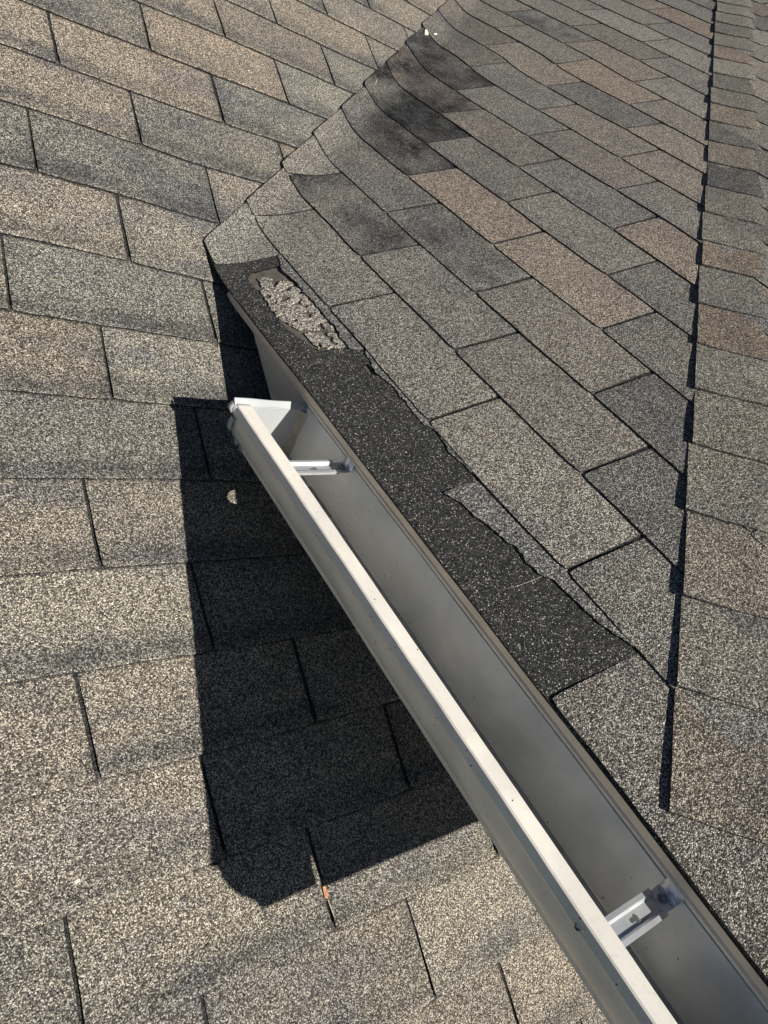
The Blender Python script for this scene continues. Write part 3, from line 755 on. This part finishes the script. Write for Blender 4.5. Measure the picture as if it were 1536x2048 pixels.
for a, b in zip(V, V[1:]):
    for i in range(2): se.face((a[i], b[i], b[i+1], a[i+1]), True)
obj('sealant_bead', se.fixed('sealant_bead'), M['sealant'], gut)

# hidden hangers
def hanger(yc, turn, label):
    root_name = 'hanger'
    mb = MB()
    ZF, ZB = -.0475, -.0440
    ca, sa = cos(turn), sin(turn)
    def PQ(a, b, c):
        "a along (0 back .. 1 front, metres), b across, c up"
        x = .004-a*ca+b*sa*.0; y = yc+b+a*sa; z = ZB+(ZF-ZB)*(a/.092)+c
        return Vector((x, y, z))
    sec = [(-.0130, .0006), (-.0130, .0042), (-.0090, .0044), (-.0066, .0004), (.0066, .0004), (.0090, .0044), (.0130, .0042), (.0130, .0006)]
    L0, L1 = .018, .0935
    # channel sides
    for rng in ((0, 3), (4, 7)):
        V = []
        for i in range(9):
            a = L0+(L1-L0)*i/8
            V.append([mb.vert(PQ(a, *sec[k])) for k in range(rng[0], rng[1]+1)])
        for p, q in zip(V, V[1:]):
            for k in range(3): mb.face((p[k], q[k], q[k+1], p[k+1]))
    # centre web with the keyhole cut out
    kc = .052
    key = []
    for i in range(9): an = -pi/2+pi*1.0*i/8; key.append((kc+.0035+.0040*sin(an+pi/2)*1.0*0+.0042*cos(an)*-1, .0042*sin(an)))
    key = [(kc-.0034, -.0040), (kc-.0014, -.0048), (kc+.0012, -.0044), (kc+.0022, -.0024), (kc+.0080, -.0022), (kc+.0092, 0), (kc+.0080, .0020), (kc+.0022, .0024), (kc+.0012, .0040), (kc-.0014, .0036), (kc-.0036, .0010)]
    bm = bmesh.new()
    out = [(L0, -.0066), (L1, -.0066), (L1, .0066), (L0, .0066)]
    def loop(pts):
        vs = [bm.verts.new(PQ(p[0], p[1], .0004)) for p in pts]
        return [bm.edges.new((vs[i], vs[(i+1) % len(vs)])) for i in range(len(vs))]
    ed = loop(out)+loop(key)
    bmesh.ops.triangle_fill(bm, use_beauty=True, use_dissolve=False, edges=ed)
    base = {}
    for v in bm.verts: base[v] = mb.vert(v.co)
    for f in bm.faces: mb.face([base[v] for v in f.verts])
    bm.free()
    # tongue under the screw with its notched shoulders, turned up against the back of the trough
    tg = [(.0205, .0066), (.0170, .0085), (.0140, .0108), (.0050, .0112), (.0020, .0112)]
    V = []
    for a, b in tg:
        lift = .0012 if a < .018 else .0004
        V.append([mb.vert(PQ(a, -b, lift)), mb.vert(PQ(a, 0, lift-.0010)), mb.vert(PQ(a, b, lift))])
    for p, q in zip(V, V[1:]):
        for k in range(2): mb.face((p[k], p[k+1], q[k+1], q[k]), True)
    V2 = []
    for i in range(6):
        an = i/5*pi/2
        V2.append([mb.vert(PQ(.0020-.0034*sin(an), b, .0012+.0034*(1-cos(an)))) for b in (-.0112, 0, .0112)])
    V2.append([mb.vert(PQ(-.0016, b, .0175)) for b in (-.0112, 0, .0112)])
    V2.append([mb.vert(PQ(-.0030, b, .0185)) for b in (-.0112, 0, .0112)])
    V2.append([mb.vert(PQ(-.0042, b, .0165)) for b in (-.0112, 0, .0112)])
    for p, q in zip(V2, V2[1:]):
        for k in range(2): mb.face((p[k], p[k+1], q[k+1], q[k]), True)
    o = obj('hanger', mb.fixed('hanger'), M['hanger'], gut, label)
    so_ = o.modifiers.new('sheet', 'SOLIDIFY'); so_.thickness = .0009; so_.offset = 0
    s = MB(); cs = PQ(.0075, 0, .0010)
    n = 18
    prev = None
    for r, z in ((.0050, .0), (.0050, .0010), (.0036, .0012), (.0034, .0034), (.0028, .0040)):
        ringv = [s.vert(cs+Vector((r*cos(2*pi*k/n), r*sin(2*pi*k/n), z))) for k in range(n)]
        if prev:
            for k in range(n): s.face((prev[k], prev[(k+1) % n], ringv[(k+1) % n], ringv[k]))
        prev = ringv
    s.face(prev)
    s.box((cs.x-.0026, cs.y-.0004, cs.z+.0038), (cs.x+.0026, cs.y+.0004, cs.z+.0044))
    obj('screw', s.fixed('screw'), M['screw'], o)
    return o
hanger(-.5090, .00, 'hanger nearer the end cap')
hanger(-1.1420, .00, 'hanger nearer the lower right corner')


# ---------------------------------------------------------------- small things lying about
def flake(name, pts3, nrm, th, mat, label, cat):
    mb = MB(); mb.prism([Vector(p) for p in pts3], Vector(nrm)*th)
    o = obj(name, mb.fixed(name), mat); c = sum((Vector(p) for p in pts3), Vector())/len(pts3)
    for v in o.data.vertices: v.co -= c
    o.location = c
    return tag(o, label, cat)
def onA(x, s, dx, ds, h): return PA(x+dx, s+ds, h)
sA = -.9063/cos(TA); xA = -.0782
c0 = PA(xA-.002, sA-.004, .003)
flake('dry_leaf', [PA(xA-.0022, sA+.007, .0062), PA(xA+.0022, sA+.0075, .0060), PA(xA+.0032, sA-.002, .0075), PA(xA+.0016, sA-.0085, .0050), PA(xA-.0020, sA-.006, .0052)], nA, .0006, M['leaf'], 'orange scrap of dry leaf caught in a shingle slot at the edge of the shadow', 'leaf')
mb = MB(); mb.tube([PA(xA-.0035, sA-.0085, .0058), PA(xA+.001, sA-.0095, .0072), PA(xA+.0028, sA-.017, .0055), PA(xA+.0052, sA-.032, .0060)], [.0003, .0005, .0004, .0002], 6)
tag(obj('leaf_stalk', mb.fixed('leaf_stalk'), M['straw']), 'thin pale stalk lying in the slot just below the orange leaf scrap', 'leaf stalk')
# cream chip and white fragment at the top of the valley
sv = .8821/cos(TA)
flake('wood_chip', [PA(.8850, sv-.004, .012), PA(.8975, sv-.006, .012), PA(.8990, sv+.004, .016), PA(.8930, sv+.012, .018), PA(.8880, sv+.008, .016)], nA, .002, M['straw'], 'cream chip wedged at the top of the valley edge', 'chip')
mb = MB(); b0 = PA(.9190, .8880/cos(TA), .014)
mb.tube([b0+Vector((-.008, .012, .006)), b0+Vector((-.003, .004, .004)), b0+Vector((.003, -.003, .005)), b0+Vector((.010, -.001, .007)), b0+Vector((.013, .005, .009))], [.0016, .0026, .0038, .0034, .0014], 8)
tag(obj('plastic_fragment', mb.fixed('plastic_fragment'), M['plastic']), 'small curled white fragment beside the cream chip at the top of the valley', 'fragment')
for nm, (x, y), lab in (('straw', (.583, .590), 'short pale straw standing at the valley edge, the higher of two'), ('straw', (.3385, .3560), 'short pale straw standing at the valley edge, the lower of two')):
    mb = MB(); b0 = PA(x, y/cos(TA), .008)
    mb.tube([b0+Vector((-.006, .004, .004)), b0, b0+Vector((.004, -.004, .006)), b0+Vector((.003, -.006, .016))], [.0006, .0010, .0009, .0004], 6)
    tag(obj(nm, mb.fixed(nm), M['straw']), lab, 'straw', 'straws caught in the valley')
def pebble(c, r, mat, name, label, cat):
    bm = bmesh.new(); bmesh.ops.create_icosphere(bm, subdivisions=2, radius=1)
    for v in bm.verts:
        v.co *= 1+.22*noise.noise(v.co*1.3+Vector((c[0]*50, 0, 0))); v.co = Vector((v.co.x*r, v.co.y*r*.8, v.co.z*r*.55))
    me = bpy.data.meshes.new(name); bm.to_mesh(me); bm.free()
    o = obj(name, me, mat); o.location = c; return tag(o, label, cat)
pebble(PA(-.3756, -.8069/cos(TA), .0055), .0036, M['stone'], 'pebble', 'cream pebble on the lower left shingles', 'pebble')
pebble(PA(-.2457, -.9078/cos(TA), .0046), .0030, M['stem'], 'tar_spot', 'small round dark spot of tar on the shingles below the shadow', 'tar spot')
# dark curl stuck to the outside of the gutter
mb = MB(); mb.tube([(-.1128, -1.1205, -.0475), (-.1138, -1.1222, -.0500), (-.1138, -1.1252, -.0500), (-.1138, -1.1275, -.0468), (-.1130, -1.1290, -.0445)], [.0005, .0011, .0012, .0010, .0004], 7)
tag(obj('curled_stem', mb.fixed('curled_stem'), M['stem']), 'tiny dark curled bit of stem stuck on the outer face of the gutter lip', 'stem')
# ground far below
g = MB(); g.quad((-60, -60, -3.2), (60, -60, -3.2), (60, 60, -3.2), (-60, 60, -3.2))
tag(obj('ground', g.mesh('ground'), M['ground']), 'grass around the house', kind='structure')
